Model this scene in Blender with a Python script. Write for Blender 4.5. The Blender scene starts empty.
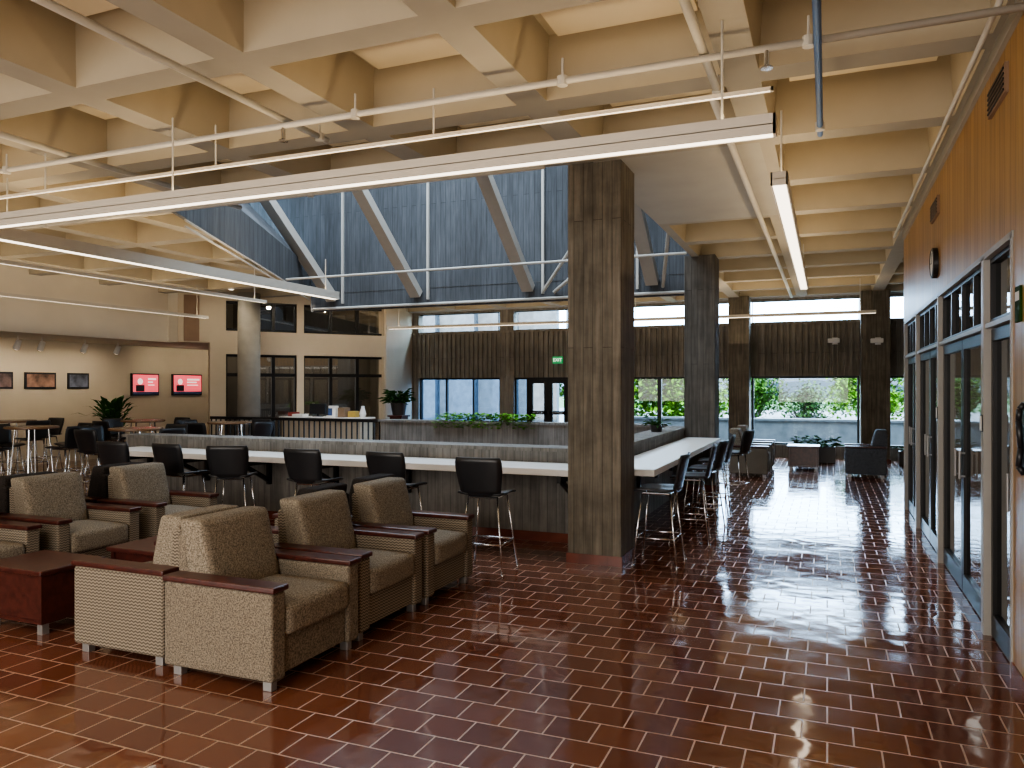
import bpy, bmesh, math, random
from mathutils import Matrix, Vector
random.seed(7)
C = bpy.context.scene.collection
PI = math.pi
# ------------------------------------------------------------ view calibration (1024x768 photo)
F_ = 765.0; H = 1.7; HY = 387.0; TH = math.atan(0.412)
S_, C_ = math.sin(TH), math.cos(TH)
def ray(px, py):
    k = (px-512)/F_; u = (HY-py)/F_
    return Vector((-S_+k*C_, C_+k*S_, u))
def onz(px, py, z=0.0):
    d = ray(px, py); t = (z-H)/d.z
    return Vector((d.x*t, d.y*t, z))
def ony(px, py, Y):
    d = ray(px, py); t = Y/d.y
    return Vector((d.x*t, Y, H+d.z*t))
def onx(px, py, X):
    d = ray(px, py); t = X/d.x
    return Vector((X, d.y*t, H+d.z*t))
def onplane(px, py, p0, n):
    d = ray(px, py); o = Vector((0,0,H)); t = (p0-o).dot(n)/d.dot(n)
    return o+d*t
# ------------------------------------------------------------ mesh builder
class MB:
    def __init__(s, M=None): s.v=[]; s.f=[]; s.m=[]; s.M=M
    def add(s, vs, fs, mi=0):
        b=len(s.v)
        for p in vs:
            p=Vector(p)
            if s.M is not None: p=s.M@p
            s.v.append(p)
        for f in fs: s.f.append([b+i for i in f]); s.m.append(mi)
        return s
    def box(s,x0,x1,y0,y1,z0,z1,mi=0):
        vs=[(x,y,z) for z in (z0,z1) for y in (y0,y1) for x in (x0,x1)]
        return s.add(vs,[(0,2,3,1),(4,5,7,6),(0,1,5,4),(2,6,7,3),(0,4,6,2),(1,3,7,5)],mi)
    def quad(s,a,b,c,d,mi=0): return s.add([a,b,c,d],[(0,1,2,3)],mi)
    def cyl(s,p,q,r,r2=None,n=12,mi=0):
        p=Vector(p); q=Vector(q); r2=r if r2 is None else r2
        a=(q-p).normalized(); t=Vector((0,0,1)) if abs(a.z)<.9 else Vector((1,0,0))
        e=a.cross(t).normalized(); g=a.cross(e)
        vs=[]
        for (c,rr) in ((p,r),(q,r2)):
            for i in range(n):
                w=2*PI*i/n; vs.append(c+e*math.cos(w)*rr+g*math.sin(w)*rr)
        fs=[(i,(i+1)%n,n+(i+1)%n,n+i) for i in range(n)]+[tuple(range(n))[::-1],tuple(range(n,2*n))]
        return s.add(vs,fs,mi)
    def path(s,pts,r,n=8,mi=0):
        for a,b in zip(pts[:-1],pts[1:]): s.cyl(a,b,r,n=n,mi=mi)
        return s
    def beam(s,p,q,w,h,mi=0):
        p=Vector(p);q=Vector(q);a=(q-p).normalized()
        t=Vector((0,0,1)) if abs(a.z)<.95 else Vector((0,1,0))
        e=a.cross(t).normalized()*w/2; g=e.cross(a).normalized()*h/2
        vs=[c+i*e+j*g for c in (p,q) for (i,j) in ((-1,-1),(1,-1),(1,1),(-1,1))]
        return s.add(vs,[(0,1,2,3),(7,6,5,4),(0,4,5,1),(1,5,6,2),(2,6,7,3),(3,7,4,0)],mi)
    def lathe(s,prof,n=20,c=(0,0,0),mi=0):
        vs=[];fs=[]
        for (r,z) in prof:
            for i in range(n):
                w=2*PI*i/n; vs.append((c[0]+r*math.cos(w),c[1]+r*math.sin(w),c[2]+z))
        for j in range(len(prof)-1):
            for i in range(n): fs.append((j*n+i,j*n+(i+1)%n,(j+1)*n+(i+1)%n,(j+1)*n+i))
        fs.append(tuple(range(n))[::-1]); fs.append(tuple(range((len(prof)-1)*n,len(prof)*n)))
        return s.add(vs,fs,mi)
    def grid(s,fn,nu,nv,mi=0):
        vs=[fn(i/nu,j/nv) for j in range(nv+1) for i in range(nu+1)]
        fs=[(j*(nu+1)+i,j*(nu+1)+i+1,(j+1)*(nu+1)+i+1,(j+1)*(nu+1)+i) for j in range(nv) for i in range(nu)]
        return s.add(vs,fs,mi)
    def leaf(s,p,d,L,W,droop=.3,mi=0):
        p=Vector(p); d=Vector(d).normalized(); sd=d.cross(Vector((0,0,1)))
        if sd.length<.05: sd=Vector((1,0,0))
        sd.normalize()
        m=p+d*L*.5+Vector((0,0,-droop*L*.1)); e=p+d*L+Vector((0,0,-droop*L*.5))
        return s.add([p,m+sd*W/2,e,m-sd*W/2],[(0,1,2,3)],mi)
    def build(s,name,mats,parent=None,smooth=False,bevel=0,seg=2,solid=0,recalc=True):
        me=bpy.data.meshes.new(name); me.from_pydata([tuple(v) for v in s.v],[],s.f)
        if not isinstance(mats,(list,tuple)): mats=[mats]
        for m in mats: me.materials.append(m)
        for p,mi in zip(me.polygons,s.m): p.material_index=mi; p.use_smooth=smooth
        if recalc:
            bm=bmesh.new(); bm.from_mesh(me); bmesh.ops.recalc_face_normals(bm,faces=bm.faces); bm.to_mesh(me); bm.free()
        o=bpy.data.objects.new(name,me); C.objects.link(o)
        if parent is not None: o.parent=parent
        if solid:
            md=o.modifiers.new('solid','SOLIDIFY'); md.thickness=solid; md.offset=0
        if bevel:
            md=o.modifiers.new('bevel','BEVEL'); md.width=bevel; md.segments=seg; md.limit_method='ANGLE'; md.angle_limit=math.radians(40)
        return o
def tag(o,label=None,cat=None,group=None,kind=None):
    if label: o['label']=label
    if cat: o['category']=cat
    if group: o['group']=group
    if kind: o['kind']=kind
    return o
def thing(name,label,cat,loc=(0,0,0),rz=0,group=None):
    o=bpy.data.objects.new(name,None); C.objects.link(o); o.empty_display_size=.1
    o.location=loc; o.rotation_euler=(0,0,rz); return tag(o,label,cat,group)
def struct(name,mb,mats,**k):
    o=mb.build(name,mats,**k); o['kind']='structure'; return o
def children(o): return [c for c in bpy.data.objects if c.parent==o]
def copy_tree(o,parent=None):
    c=o.copy(); C.objects.link(c)
    if parent is not None: c.parent=parent
    for ch in children(o): copy_tree(ch,c)
    return c
def dup(proto,loc,rz,label,group=None):
    c=copy_tree(proto); c.location=loc; c.rotation_euler=(0,0,rz); c['label']=label
    if group: c['group']=group
    return c
# ------------------------------------------------------------ materials
def newmat(name):
    m=bpy.data.materials.new(name); m.use_nodes=True
    nt=m.node_tree; b=nt.nodes['Principled BSDF']; return m,nt,b
def mat(name,col,rough=.5,metal=0,noise=0,scale=8,bump=0,spec=None):
    m,nt,b=newmat(name)
    b.inputs['Base Color'].default_value=(*col,1); b.inputs['Roughness'].default_value=rough; b.inputs['Metallic'].default_value=metal
    if spec is not None: b.inputs['Specular IOR Level'].default_value=spec
    tc=nt.nodes.new('ShaderNodeTexCoord'); n=nt.nodes.new('ShaderNodeTexNoise'); n.inputs['Scale'].default_value=scale; n.inputs['Detail'].default_value=4
    nt.links.new(tc.outputs['Object'],n.inputs['Vector'])
    r=nt.nodes.new('ShaderNodeValToRGB'); a=max(noise,.03)
    r.color_ramp.elements[0].color=(*[c*(1-a) for c in col],1); r.color_ramp.elements[1].color=(*[min(1,c*(1+a)) for c in col],1)
    r.color_ramp.elements[0].position=.3; r.color_ramp.elements[1].position=.7
    nt.links.new(n.outputs['Fac'],r.inputs['Fac']); nt.links.new(r.outputs['Color'],b.inputs['Base Color'])
    if bump:
        bp=nt.nodes.new('ShaderNodeBump'); bp.inputs['Strength'].default_value=bump; bp.inputs['Distance'].default_value=.02
        nt.links.new(n.outputs['Fac'],bp.inputs['Height']); nt.links.new(bp.outputs['Normal'],b.inputs['Normal'])
    return m
def emis(name,col,st):
    m,nt,b=newmat(name)
    b.inputs['Base Color'].default_value=(*col,1); b.inputs['Emission Color'].default_value=(*col,1); b.inputs['Emission Strength'].default_value=st
    return m
def tile_mat():
    m,nt,b=newmat('red_quarry_tile'); L=nt.links.new
    tc=nt.nodes.new('ShaderNodeTexCoord')
    br=nt.nodes.new('ShaderNodeTexBrick'); L(tc.outputs['Object'],br.inputs['Vector'])
    br.offset=.5; br.inputs['Scale'].default_value=1; br.inputs['Brick Width'].default_value=.235; br.inputs['Row Height'].default_value=.22
    br.inputs['Mortar Size'].default_value=.0048; br.inputs['Mortar Smooth'].default_value=.2; br.inputs['Bias'].default_value=0
    br.inputs['Color1'].default_value=(.172,.060,.031,1); br.inputs['Color2'].default_value=(.128,.044,.025,1); br.inputs['Mortar'].default_value=(.37,.265,.19,1)
    n=nt.nodes.new('ShaderNodeTexNoise'); n.inputs['Scale'].default_value=1.2; n.inputs['Detail'].default_value=5; L(tc.outputs['Object'],n.inputs['Vector'])
    mx=nt.nodes.new('ShaderNodeMix'); mx.data_type='RGBA'; mx.blend_type='MULTIPLY'; mx.inputs['Factor'].default_value=.3
    rp=nt.nodes.new('ShaderNodeValToRGB'); rp.color_ramp.elements[0].color=(.6,.55,.55,1); rp.color_ramp.elements[0].position=.3; rp.color_ramp.elements[1].position=.7
    L(n.outputs['Fac'],rp.inputs['Fac']); L(br.outputs['Color'],mx.inputs['A']); L(rp.outputs['Color'],mx.inputs['B']); L(mx.outputs['Result'],b.inputs['Base Color'])
    n4=nt.nodes.new('ShaderNodeTexNoise'); n4.inputs['Scale'].default_value=2.2; n4.inputs['Detail'].default_value=4; L(tc.outputs['Object'],n4.inputs['Vector'])
    m4=nt.nodes.new('ShaderNodeMapRange'); m4.inputs['From Min'].default_value=.35; m4.inputs['From Max'].default_value=.65; m4.inputs['To Min'].default_value=.06; m4.inputs['To Max'].default_value=.14; L(n4.outputs['Fac'],m4.inputs['Value'])
    ma=nt.nodes.new('ShaderNodeMath'); ma.operation='MULTIPLY_ADD'; ma.inputs[1].default_value=.3; L(br.outputs['Fac'],ma.inputs[0]); L(m4.outputs['Result'],ma.inputs[2]); L(ma.outputs[0],b.inputs['Roughness'])
    n2=nt.nodes.new('ShaderNodeTexNoise'); n2.inputs['Scale'].default_value=4.5; n2.inputs['Detail'].default_value=1.5; L(tc.outputs['Object'],n2.inputs['Vector'])
    sb=nt.nodes.new('ShaderNodeMath'); sb.operation='MULTIPLY_ADD'; sb.inputs[1].default_value=-.2; L(br.outputs['Fac'],sb.inputs[0]); L(n2.outputs['Fac'],sb.inputs[2])
    bp=nt.nodes.new('ShaderNodeBump'); bp.inputs['Strength'].default_value=.42; bp.inputs['Distance'].default_value=.009
    L(sb.outputs[0],bp.inputs['Height']); L(bp.outputs['Normal'],b.inputs['Normal'])
    b.inputs['IOR'].default_value=2.2
    return m
def board_mat(name,c1,c2,gap,rough=.8,bw=2.6,rh=.13,streak=.6,bump=.6,msz=.004,mott=.5,mz=1.0):
    m,nt,b=newmat(name); L=nt.links.new
    tc=nt.nodes.new('ShaderNodeTexCoord'); sx=nt.nodes.new('ShaderNodeSeparateXYZ'); L(tc.outputs['Object'],sx.inputs[0])
    ad=nt.nodes.new('ShaderNodeMath'); ad.operation='ADD'; L(sx.outputs['X'],ad.inputs[0]); L(sx.outputs['Y'],ad.inputs[1])
    cb=nt.nodes.new('ShaderNodeCombineXYZ'); L(sx.outputs['Z'],cb.inputs['X']); L(ad.outputs[0],cb.inputs['Y'])
    br=nt.nodes.new('ShaderNodeTexBrick'); L(cb.outputs[0],br.inputs['Vector']); br.offset=.37
    br.inputs['Scale'].default_value=1; br.inputs['Brick Width'].default_value=bw; br.inputs['Row Height'].default_value=rh
    br.inputs['Mortar Size'].default_value=msz; br.inputs['Mortar Smooth'].default_value=.5
    br.inputs['Color1'].default_value=(*c1,1); br.inputs['Color2'].default_value=(*c2,1); br.inputs['Mortar'].default_value=(*gap,1)
    mp=nt.nodes.new('ShaderNodeMapping'); mp.inputs['Scale'].default_value=(18,18,1.3); L(tc.outputs['Object'],mp.inputs['Vector'])
    n=nt.nodes.new('ShaderNodeTexNoise'); n.inputs['Scale'].default_value=1.5; n.inputs['Detail'].default_value=8; L(mp.outputs[0],n.inputs['Vector'])
    rp=nt.nodes.new('ShaderNodeValToRGB'); rp.color_ramp.elements[0].color=(.4,.4,.4,1); rp.color_ramp.elements[0].position=.33; rp.color_ramp.elements[1].position=.68
    L(n.outputs['Fac'],rp.inputs['Fac'])
    mx=nt.nodes.new('ShaderNodeMix'); mx.data_type='RGBA'; mx.blend_type='MULTIPLY'; mx.inputs['Factor'].default_value=streak
    L(br.outputs['Color'],mx.inputs['A']); L(rp.outputs['Color'],mx.inputs['B'])
    mp3=nt.nodes.new('ShaderNodeMapping'); mp3.inputs['Scale'].default_value=(1,1,mz); L(tc.outputs['Object'],mp3.inputs['Vector'])
    n3=nt.nodes.new('ShaderNodeTexNoise'); n3.inputs['Scale'].default_value=2.2; n3.inputs['Detail'].default_value=7; n3.inputs['Roughness'].default_value=.65; L(mp3.outputs[0],n3.inputs['Vector'])
    rp3=nt.nodes.new('ShaderNodeValToRGB'); rp3.color_ramp.elements[0].color=(.35,.34,.33,1); rp3.color_ramp.elements[0].position=.35; rp3.color_ramp.elements[1].position=.62
    L(n3.outputs['Fac'],rp3.inputs['Fac'])
    mx3=nt.nodes.new('ShaderNodeMix'); mx3.data_type='RGBA'; mx3.blend_type='MULTIPLY'; mx3.inputs['Factor'].default_value=mott
    L(mx.outputs['Result'],mx3.inputs['A']); L(rp3.outputs['Color'],mx3.inputs['B']); L(mx3.outputs['Result'],b.inputs['Base Color'])
    b.inputs['Roughness'].default_value=rough
    sb=nt.nodes.new('ShaderNodeMath'); sb.operation='SUBTRACT'; L(n.outputs['Fac'],sb.inputs[0]); L(br.outputs['Fac'],sb.inputs[1])
    bp=nt.nodes.new('ShaderNodeBump'); bp.inputs['Strength'].default_value=bump; bp.inputs['Distance'].default_value=.010
    L(sb.outputs[0],bp.inputs['Height']); L(bp.outputs['Normal'],b.inputs['Normal'])
    return m
def wood_mat(name,c1,c2,rough=.35,scale=(3,3,.4)):
    m,nt,b=newmat(name); L=nt.links.new
    tc=nt.nodes.new('ShaderNodeTexCoord'); mp=nt.nodes.new('ShaderNodeMapping'); mp.inputs['Scale'].default_value=scale; L(tc.outputs['Object'],mp.inputs['Vector'])
    n=nt.nodes.new('ShaderNodeTexNoise'); n.inputs['Scale'].default_value=6; n.inputs['Detail'].default_value=6; n.inputs['Distortion'].default_value=.6; L(mp.outputs[0],n.inputs['Vector'])
    rp=nt.nodes.new('ShaderNodeValToRGB'); rp.color_ramp.elements[0].color=(*c1,1); rp.color_ramp.elements[1].color=(*c2,1); rp.color_ramp.elements[0].position=.3; rp.color_ramp.elements[1].position=.7
    L(n.outputs['Fac'],rp.inputs['Fac']); L(rp.outputs['Color'],b.inputs['Base Color']); b.inputs['Roughness'].default_value=rough
    return m
def fabric_mat(name,c1,c2,kind='speckle'):
    m,nt,b=newmat(name); L=nt.links.new
    tc=nt.nodes.new('ShaderNodeTexCoord')
    if kind=='speckle':
        n=nt.nodes.new('ShaderNodeTexNoise'); n.inputs['Scale'].default_value=115; n.inputs['Detail'].default_value=2; L(tc.outputs['Object'],n.inputs['Vector']); fac=n.outputs['Fac']; lo,hi=.35,.65
    else:
        sx=nt.nodes.new('ShaderNodeSeparateXYZ'); L(tc.outputs['Object'],sx.inputs[0])
        ad=nt.nodes.new('ShaderNodeMath'); ad.operation='ADD'; L(sx.outputs['X'],ad.inputs[0]); L(sx.outputs['Y'],ad.inputs[1])
        a1=nt.nodes.new('ShaderNodeMath'); a1.operation='MULTIPLY'; a1.inputs[1].default_value=190; L(ad.outputs[0],a1.inputs[0])
        s1=nt.nodes.new('ShaderNodeMath'); s1.operation='SINE'; L(a1.outputs[0],s1.inputs[0])
        z1=nt.nodes.new('ShaderNodeMath'); z1.operation='MULTIPLY'; z1.inputs[1].default_value=310; L(sx.outputs['Z'],z1.inputs[0])
        z2=nt.nodes.new('ShaderNodeMath'); z2.operation='MULTIPLY_ADD'; z2.inputs[1].default_value=1.2; L(s1.outputs[0],z2.inputs[0]); L(z1.outputs[0],z2.inputs[2])
        s2=nt.nodes.new('ShaderNodeMath'); s2.operation='SINE'; L(z2.outputs[0],s2.inputs[0])
        mr=nt.nodes.new('ShaderNodeMapRange'); mr.inputs['From Min'].default_value=-1; L(s2.outputs[0],mr.inputs['Value']); fac=mr.outputs['Result']; lo,hi=.1,.9
    rp=nt.nodes.new('ShaderNodeValToRGB'); rp.color_ramp.elements[0].color=(*c1,1); rp.color_ramp.elements[1].color=(*c2,1); rp.color_ramp.elements[0].position=lo; rp.color_ramp.elements[1].position=hi
    L(fac,rp.inputs['Fac']); L(rp.outputs['Color'],b.inputs['Base Color']); b.inputs['Roughness'].default_value=.95
    b.inputs['Specular IOR Level'].default_value=.15
    bp=nt.nodes.new('ShaderNodeBump'); bp.inputs['Strength'].default_value=.3; bp.inputs['Distance'].default_value=.003; L(fac,bp.inputs['Height']); L(bp.outputs['Normal'],b.inputs['Normal'])
    return m
def glass_mat(name,tint,gl=.14,rough=.02):
    m=bpy.data.materials.new(name); m.use_nodes=True; nt=m.node_tree; nt.nodes.clear(); L=nt.links.new
    o=nt.nodes.new('ShaderNodeOutputMaterial'); mx=nt.nodes.new('ShaderNodeMixShader'); t=nt.nodes.new('ShaderNodeBsdfTransparent'); g=nt.nodes.new('ShaderNodeBsdfGlossy')
    t.inputs['Color'].default_value=(*tint,1); g.inputs['Roughness'].default_value=rough; mx.inputs[0].default_value=gl
    L(t.outputs[0],mx.inputs[1]); L(g.outputs[0],mx.inputs[2]); L(mx.outputs[0],o.inputs['Surface']); return m
def leafmat(name,a,b_): return mat(name,a,.7,0,b_,3,spec=.1)
M={}
M['tile']=tile_mat()
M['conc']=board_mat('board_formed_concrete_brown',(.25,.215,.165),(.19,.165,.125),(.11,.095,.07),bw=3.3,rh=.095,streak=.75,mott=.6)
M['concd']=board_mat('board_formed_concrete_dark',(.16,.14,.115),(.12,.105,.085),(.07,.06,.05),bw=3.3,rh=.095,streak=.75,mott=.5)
M['conc2']=board_mat('board_formed_concrete_grey',(.27,.255,.23),(.21,.20,.18),(.13,.12,.11),bw=3,rh=.1)
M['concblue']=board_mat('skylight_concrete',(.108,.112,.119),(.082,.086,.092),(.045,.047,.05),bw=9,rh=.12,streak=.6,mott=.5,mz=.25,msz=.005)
M['rib']=board_mat('ribbed_fascia_concrete',(.32,.285,.235),(.26,.23,.185),(.12,.105,.08),bw=4,rh=.15,mott=.35)
M['beam']=mat('painted_concrete_beam',(.32,.295,.245),.8,0,.03,5)
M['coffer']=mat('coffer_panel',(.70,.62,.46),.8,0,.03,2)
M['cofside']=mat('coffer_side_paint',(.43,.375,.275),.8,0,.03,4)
M['flatc']=mat('smooth_ceiling_plaster',(.35,.335,.30),.8,0,.05,2)
M['column']=mat('round_column_concrete',(.24,.22,.185),.8,0,.08,5)
M['beige']=mat('beige_wall_paint',(.52,.44,.325),.8,0,.04,2)
M['cream']=mat('cream_soffit_paint',(.66,.60,.49),.8,0,.03,2)
M['brown']=mat('brown_wall_paint',(.22,.14,.09),.7,0,.1,2)
M['woodwall']=board_mat('honey_wood_panel',(.47,.275,.105),(.34,.185,.065),(.10,.05,.016),rough=.38,bw=7,rh=.15,streak=.4,bump=.2,msz=.005,mott=.1)
M['mahog']=wood_mat('mahogany',(.036,.009,.007),(.078,.020,.014),.28,(3,3,3))
M['oak']=mat('desk_light_wood',(.42,.34,.24),.4,0,.1,3)
M['card']=mat('cardboard',(.22,.14,.08),.7,0,.1,3)
M['tabletop']=mat('brown_tabletop',(.20,.12,.07),.25,0,.1,3)
M['white']=mat('white_laminate',(.74,.72,.68),.35)
M['whitep']=mat('white_paint',(.66,.63,.56),.5)
M['frame']=mat('pale_grey_frame',(.33,.31,.28),.45)
M['pipe']=mat('painted_pipe',(.48,.46,.41),.5)
M['strut']=mat('strut_paint',(.44,.41,.36),.6)
M['fix']=mat('fixture_metal',(.56,.51,.43),.45)
M['black']=mat('black_plastic',(.014,.014,.016),.38)
M['blackm']=mat('black_metal',(.015,.014,.014),.4,.3)
M['chrome']=mat('chrome',(.65,.65,.66),.18,1)
M['grey']=mat('grey_metal',(.30,.29,.28),.4,.6)
M['blue']=mat('blue_pipe_paint',(.05,.12,.28),.5)
M['glass']=glass_mat('window_glass',(.96,.98,.99),.04)
M['dglass']=glass_mat('dark_glass',(.55,.57,.58),.34)
M['bglass']=glass_mat('blue_tinted_glass',(.42,.60,.84),.04)
M['redtile']=mat('red_base_tile',(.15,.045,.028),.25,0,.3,6)
M['spk']=fabric_mat('tan_speckle_fabric',(.092,.075,.057),(.25,.21,.158))
M['spk2']=fabric_mat('seat_tan_fabric',(.108,.090,.068),(.30,.255,.193))
M['wave']=fabric_mat('wave_weave_fabric',(.085,.070,.053),(.265,.222,.168),'wave')
M['dark']=fabric_mat('dark_brown_fabric',(.014,.012,.011),(.038,.031,.027))
M['navy']=fabric_mat('blue_grey_fabric',(.055,.060,.070),(.15,.16,.175))
M['leaf']=leafmat('leaf_green',(.022,.062,.005),.5)
M['leafb']=leafmat('leaf_bright',(.050,.130,.005),.6)
M['leafp']=leafmat('leaf_indoor',(.11,.29,.025),.5)
M['leafd']=leafmat('leaf_dark',(.015,.042,.008),.4)
M['leafi']=leafmat('leaf_indoor_dark',(.03,.085,.018),.4)
M['bark']=mat('bark',(.03,.02,.014),.9,0,.3,10)
M['soil']=mat('soil',(.03,.02,.015),.95)
M['pot']=mat('dark_pot',(.03,.025,.022),.4)
M['ground']=mat('terrace_concrete',(.09,.088,.085),.9,0,.1,2)
M['wwall']=mat('white_block_wall',(.095,.096,.094),.8,0,.25,4)
M['wbld']=mat('pale_building_concrete',(.11,.115,.12),.8,0,.25,4)
M['hill']=mat('distant_hill',(.012,.026,.038),.9,0,.3,.05)
M['lampdown']=emis('lamp_diffuser',(1,.88,.70),2.8)
M['lampup']=emis('lamp_uplight',(1,.76,.46),11)
M['lampthin']=emis('thin_lamp_strip',(1,.88,.70),1.6)
M['screen']=emis('screen_pink',(.80,.10,.13),1.0)
M['scrw']=emis('screen_white',(.9,.75,.72),.9)
M['exit']=emis('exit_green',(.04,.40,.14),.45)
M['exitw']=emis('exit_white',(.9,1,.9),1.0)
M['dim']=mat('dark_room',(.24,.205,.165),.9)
M['paper']=mat('paper',(.75,.74,.70),.7)
M['yellow']=mat('yellow_card',(.45,.30,.07),.6)
M['redc']=mat('red_card',(.25,.04,.03),.6)
M['bluec']=mat('blue_card',(.05,.09,.2),.6)
# ------------------------------------------------------------ levels
ZC=3.85; CD=.47; XW=1.0; YF=19.6
# ------------------------------------------------------------ floor
struct('floor',MB().box(-16.3,5,-4,YF+.3,-.1,0),M['tile'])
struct('floor_terrace',MB().box(-22,12,YF+.3,60,-.25,-.02),M['ground'])
# ------------------------------------------------------------ ceiling (waffle)
XL=[1.05,-.55,-2.07]+[-2.07-1.52*i for i in range(1,10)]      # beams running away from the camera
YL=[7.05+1.52*n for n in range(-7,9)]; YL[-1]=19.21; YL.append(YF)
def cell(mb,x0,x1,y0,y1,b=.12,depth=CD,ins=.035):
    o=[(x0,y0),(x1,y0),(x1,y1),(x0,y1)]
    if y1-y0<.6: depth=.05; b=.05; ins=.02
    i=[(x0+b,y0+b),(x1-b,y0+b),(x1-b,y1-b),(x0+b,y1-b)]
    t=[(x0+b+ins,y0+b+ins),(x1-b-ins,y0+b+ins),(x1-b-ins,y1-b-ins),(x0+b+ins,y1-b-ins)]
    for k in range(4):
        n=(k+1)%4
        mb.quad((*o[k],ZC),(*o[n],ZC),(*i[n],ZC),(*i[k],ZC),0)
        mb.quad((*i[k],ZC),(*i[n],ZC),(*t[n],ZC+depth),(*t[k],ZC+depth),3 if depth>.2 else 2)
    mb.quad(*[(*p,ZC+depth) for p in t],3 if depth>.2 else 2)
    if depth>.2:   # dropped acoustic panel in each coffer
        e=.14; mb.box(x0+b+e,x1-b-e,y0+b+e,y1-b-e,ZC+depth-.07,ZC+depth-.005,1)
ce=MB(); diag=MB()
D0=Vector((-7.36,6.95,0)); D1=Vector((-11.2,14.65,0))
Y0o,Y1o=7.05,14.65
for j in range(len(YL)-1):
    y0,y1=YL[j],YL[j+1]
    for i in range(len(XL)-1):
        x1,x0=XL[i],XL[i+1]
        inrow = y0>=Y0o-.01 and y1<=Y1o+.01
        if inrow and x1<=-2.06:
            if x0>-6.7: continue
            cell(diag,x0,x1,y0,y1); continue
        if i==1 and y0>6.9 and y1<10.2:
            ce.quad((x0,y0,ZC),(x1,y0,ZC),(x1,y1,ZC),(x0,y1,ZC),2); continue
        cell(ce,x0,x1,y0,y1)
    if y0>11:
        cell(ce,1.05,2.6,y0,y1); cell(ce,2.6,5,y0,y1)
bm=bmesh.new(); vs=[bm.verts.new(v) for v in diag.v]
for f,mi in zip(diag.f,diag.m):
    q=bm.faces.new([vs[k] for k in f]); q.material_index=mi
dd=(D1-D0).normalized(); nrm=Vector((dd.y,-dd.x,0))
if nrm.x<0: nrm=-nrm
bmesh.ops.bisect_plane(bm,geom=bm.verts[:]+bm.edges[:]+bm.faces[:],plane_co=D0,plane_no=nrm,clear_outer=True)
bm.verts.index_update()
base=len(ce.v); 
for v in bm.verts: ce.v.append(v.co.copy())
for f in bm.faces: ce.f.append([base+v.index for v in f.verts]); ce.m.append(f.material_index)
bm.free()
struct('ceiling',ce,[M['beam'],M['coffer'],M['flatc'],M['cofside']],recalc=False)
struct('ceiling_roof_slab',MB().box(-16.3,-2.0,-4,6.95,4.45,4.6).box(-1.95,5,-4,YF+.2,4.45,4.6).box(-16.3,-2.0,14.78,YF+.2,4.45,4.6).box(-16.3,-13,6.95,14.8,4.45,4.6),M['beam'])
# skylight well
WT=8.6
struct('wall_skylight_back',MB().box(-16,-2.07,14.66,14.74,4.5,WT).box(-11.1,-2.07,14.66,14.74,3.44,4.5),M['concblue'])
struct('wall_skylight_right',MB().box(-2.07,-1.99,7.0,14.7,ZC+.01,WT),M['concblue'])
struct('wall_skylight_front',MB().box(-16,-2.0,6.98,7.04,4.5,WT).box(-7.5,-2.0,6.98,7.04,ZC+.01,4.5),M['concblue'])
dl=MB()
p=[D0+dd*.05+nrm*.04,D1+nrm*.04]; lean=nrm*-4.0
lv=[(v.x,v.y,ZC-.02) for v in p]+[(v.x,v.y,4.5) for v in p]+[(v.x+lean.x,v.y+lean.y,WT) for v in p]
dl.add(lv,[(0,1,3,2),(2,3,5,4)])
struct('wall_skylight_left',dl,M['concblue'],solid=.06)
struct('ceiling_sun_block',MB().box(-17,-1.8,5,16.6,WT,WT+.15),M['whitep'])  # unseen opaque lid, added to keep the sun off the well walls
for n,(X,pos) in enumerate([(-10.45,'leftmost'),(-8.26,'second from left'),(-5.65,'third from left'),(-3.1,'rightmost, beyond the near column')]):
    tag(MB().beam((X,14.59,3.71),(X,10.8,6.75),.24,.18).build('skylight_strut',M['strut']),'pale sloping strut across the blue skylight well, '+pos,'beam','skylight struts')
for n,(X,pos) in enumerate([(-10.2,'leftmost'),(-8.0,'second from the left'),(-5.35,'third from the left'),(-3.4,'rightmost')]):
    tag(MB().box(X-.025,X+.025,14.61,14.662,3.60,7.6).build('skylight_fin',M['strut']),'thin pale vertical strip on the skylight back wall, '+pos,'strip','skylight strips')
for n,(a,b,w) in enumerate([((-5.3,14.5,3.62),(-3.4,13.0,5.3),'left of the near column, upper'),((-5.1,14.62,3.62),(-3.3,13.4,4.5),'left of the near column, lower'),((-2.9,14.6,3.62),(-2.10,11.6,5.2),'right of the near column')]):
    tag(MB().cyl(a,b,.035).build('skylight_brace',M['pipe']),'thin pale diagonal brace tube in the skylight, '+w,'brace','skylight braces')
tag(MB().cyl((-11.0,14.63,3.50),(-2.2,14.63,3.50),.03).build('skylight_edge_pipe',M['pipe']),'thin pale pipe along the far lower edge of the skylight','pipe')
tag(MB().cyl((-9.9,12.3,3.83),(-2.07,12.3,3.83),.022).build('skylight_cross_pipe',M['pipe']),'thin pale pipe crossing the skylight opening in front of the struts','pipe')
t=thing('edge_rail','pair of thin pale tubes along the slanted left edge of the skylight','rail',(D0.x,D0.y,3.68),0)
e0=Vector((0,0,0))+nrm*.14; e1=(D1-D0)*.95+nrm*.14; up=Vector((0,0,.08))
MB().cyl(e0+dd*.2,e1,.014).build('tube',M['strut'],t); MB().cyl(e0+dd*.2+up,e1+up,.014).build('tube',M['strut'],t)
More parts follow.
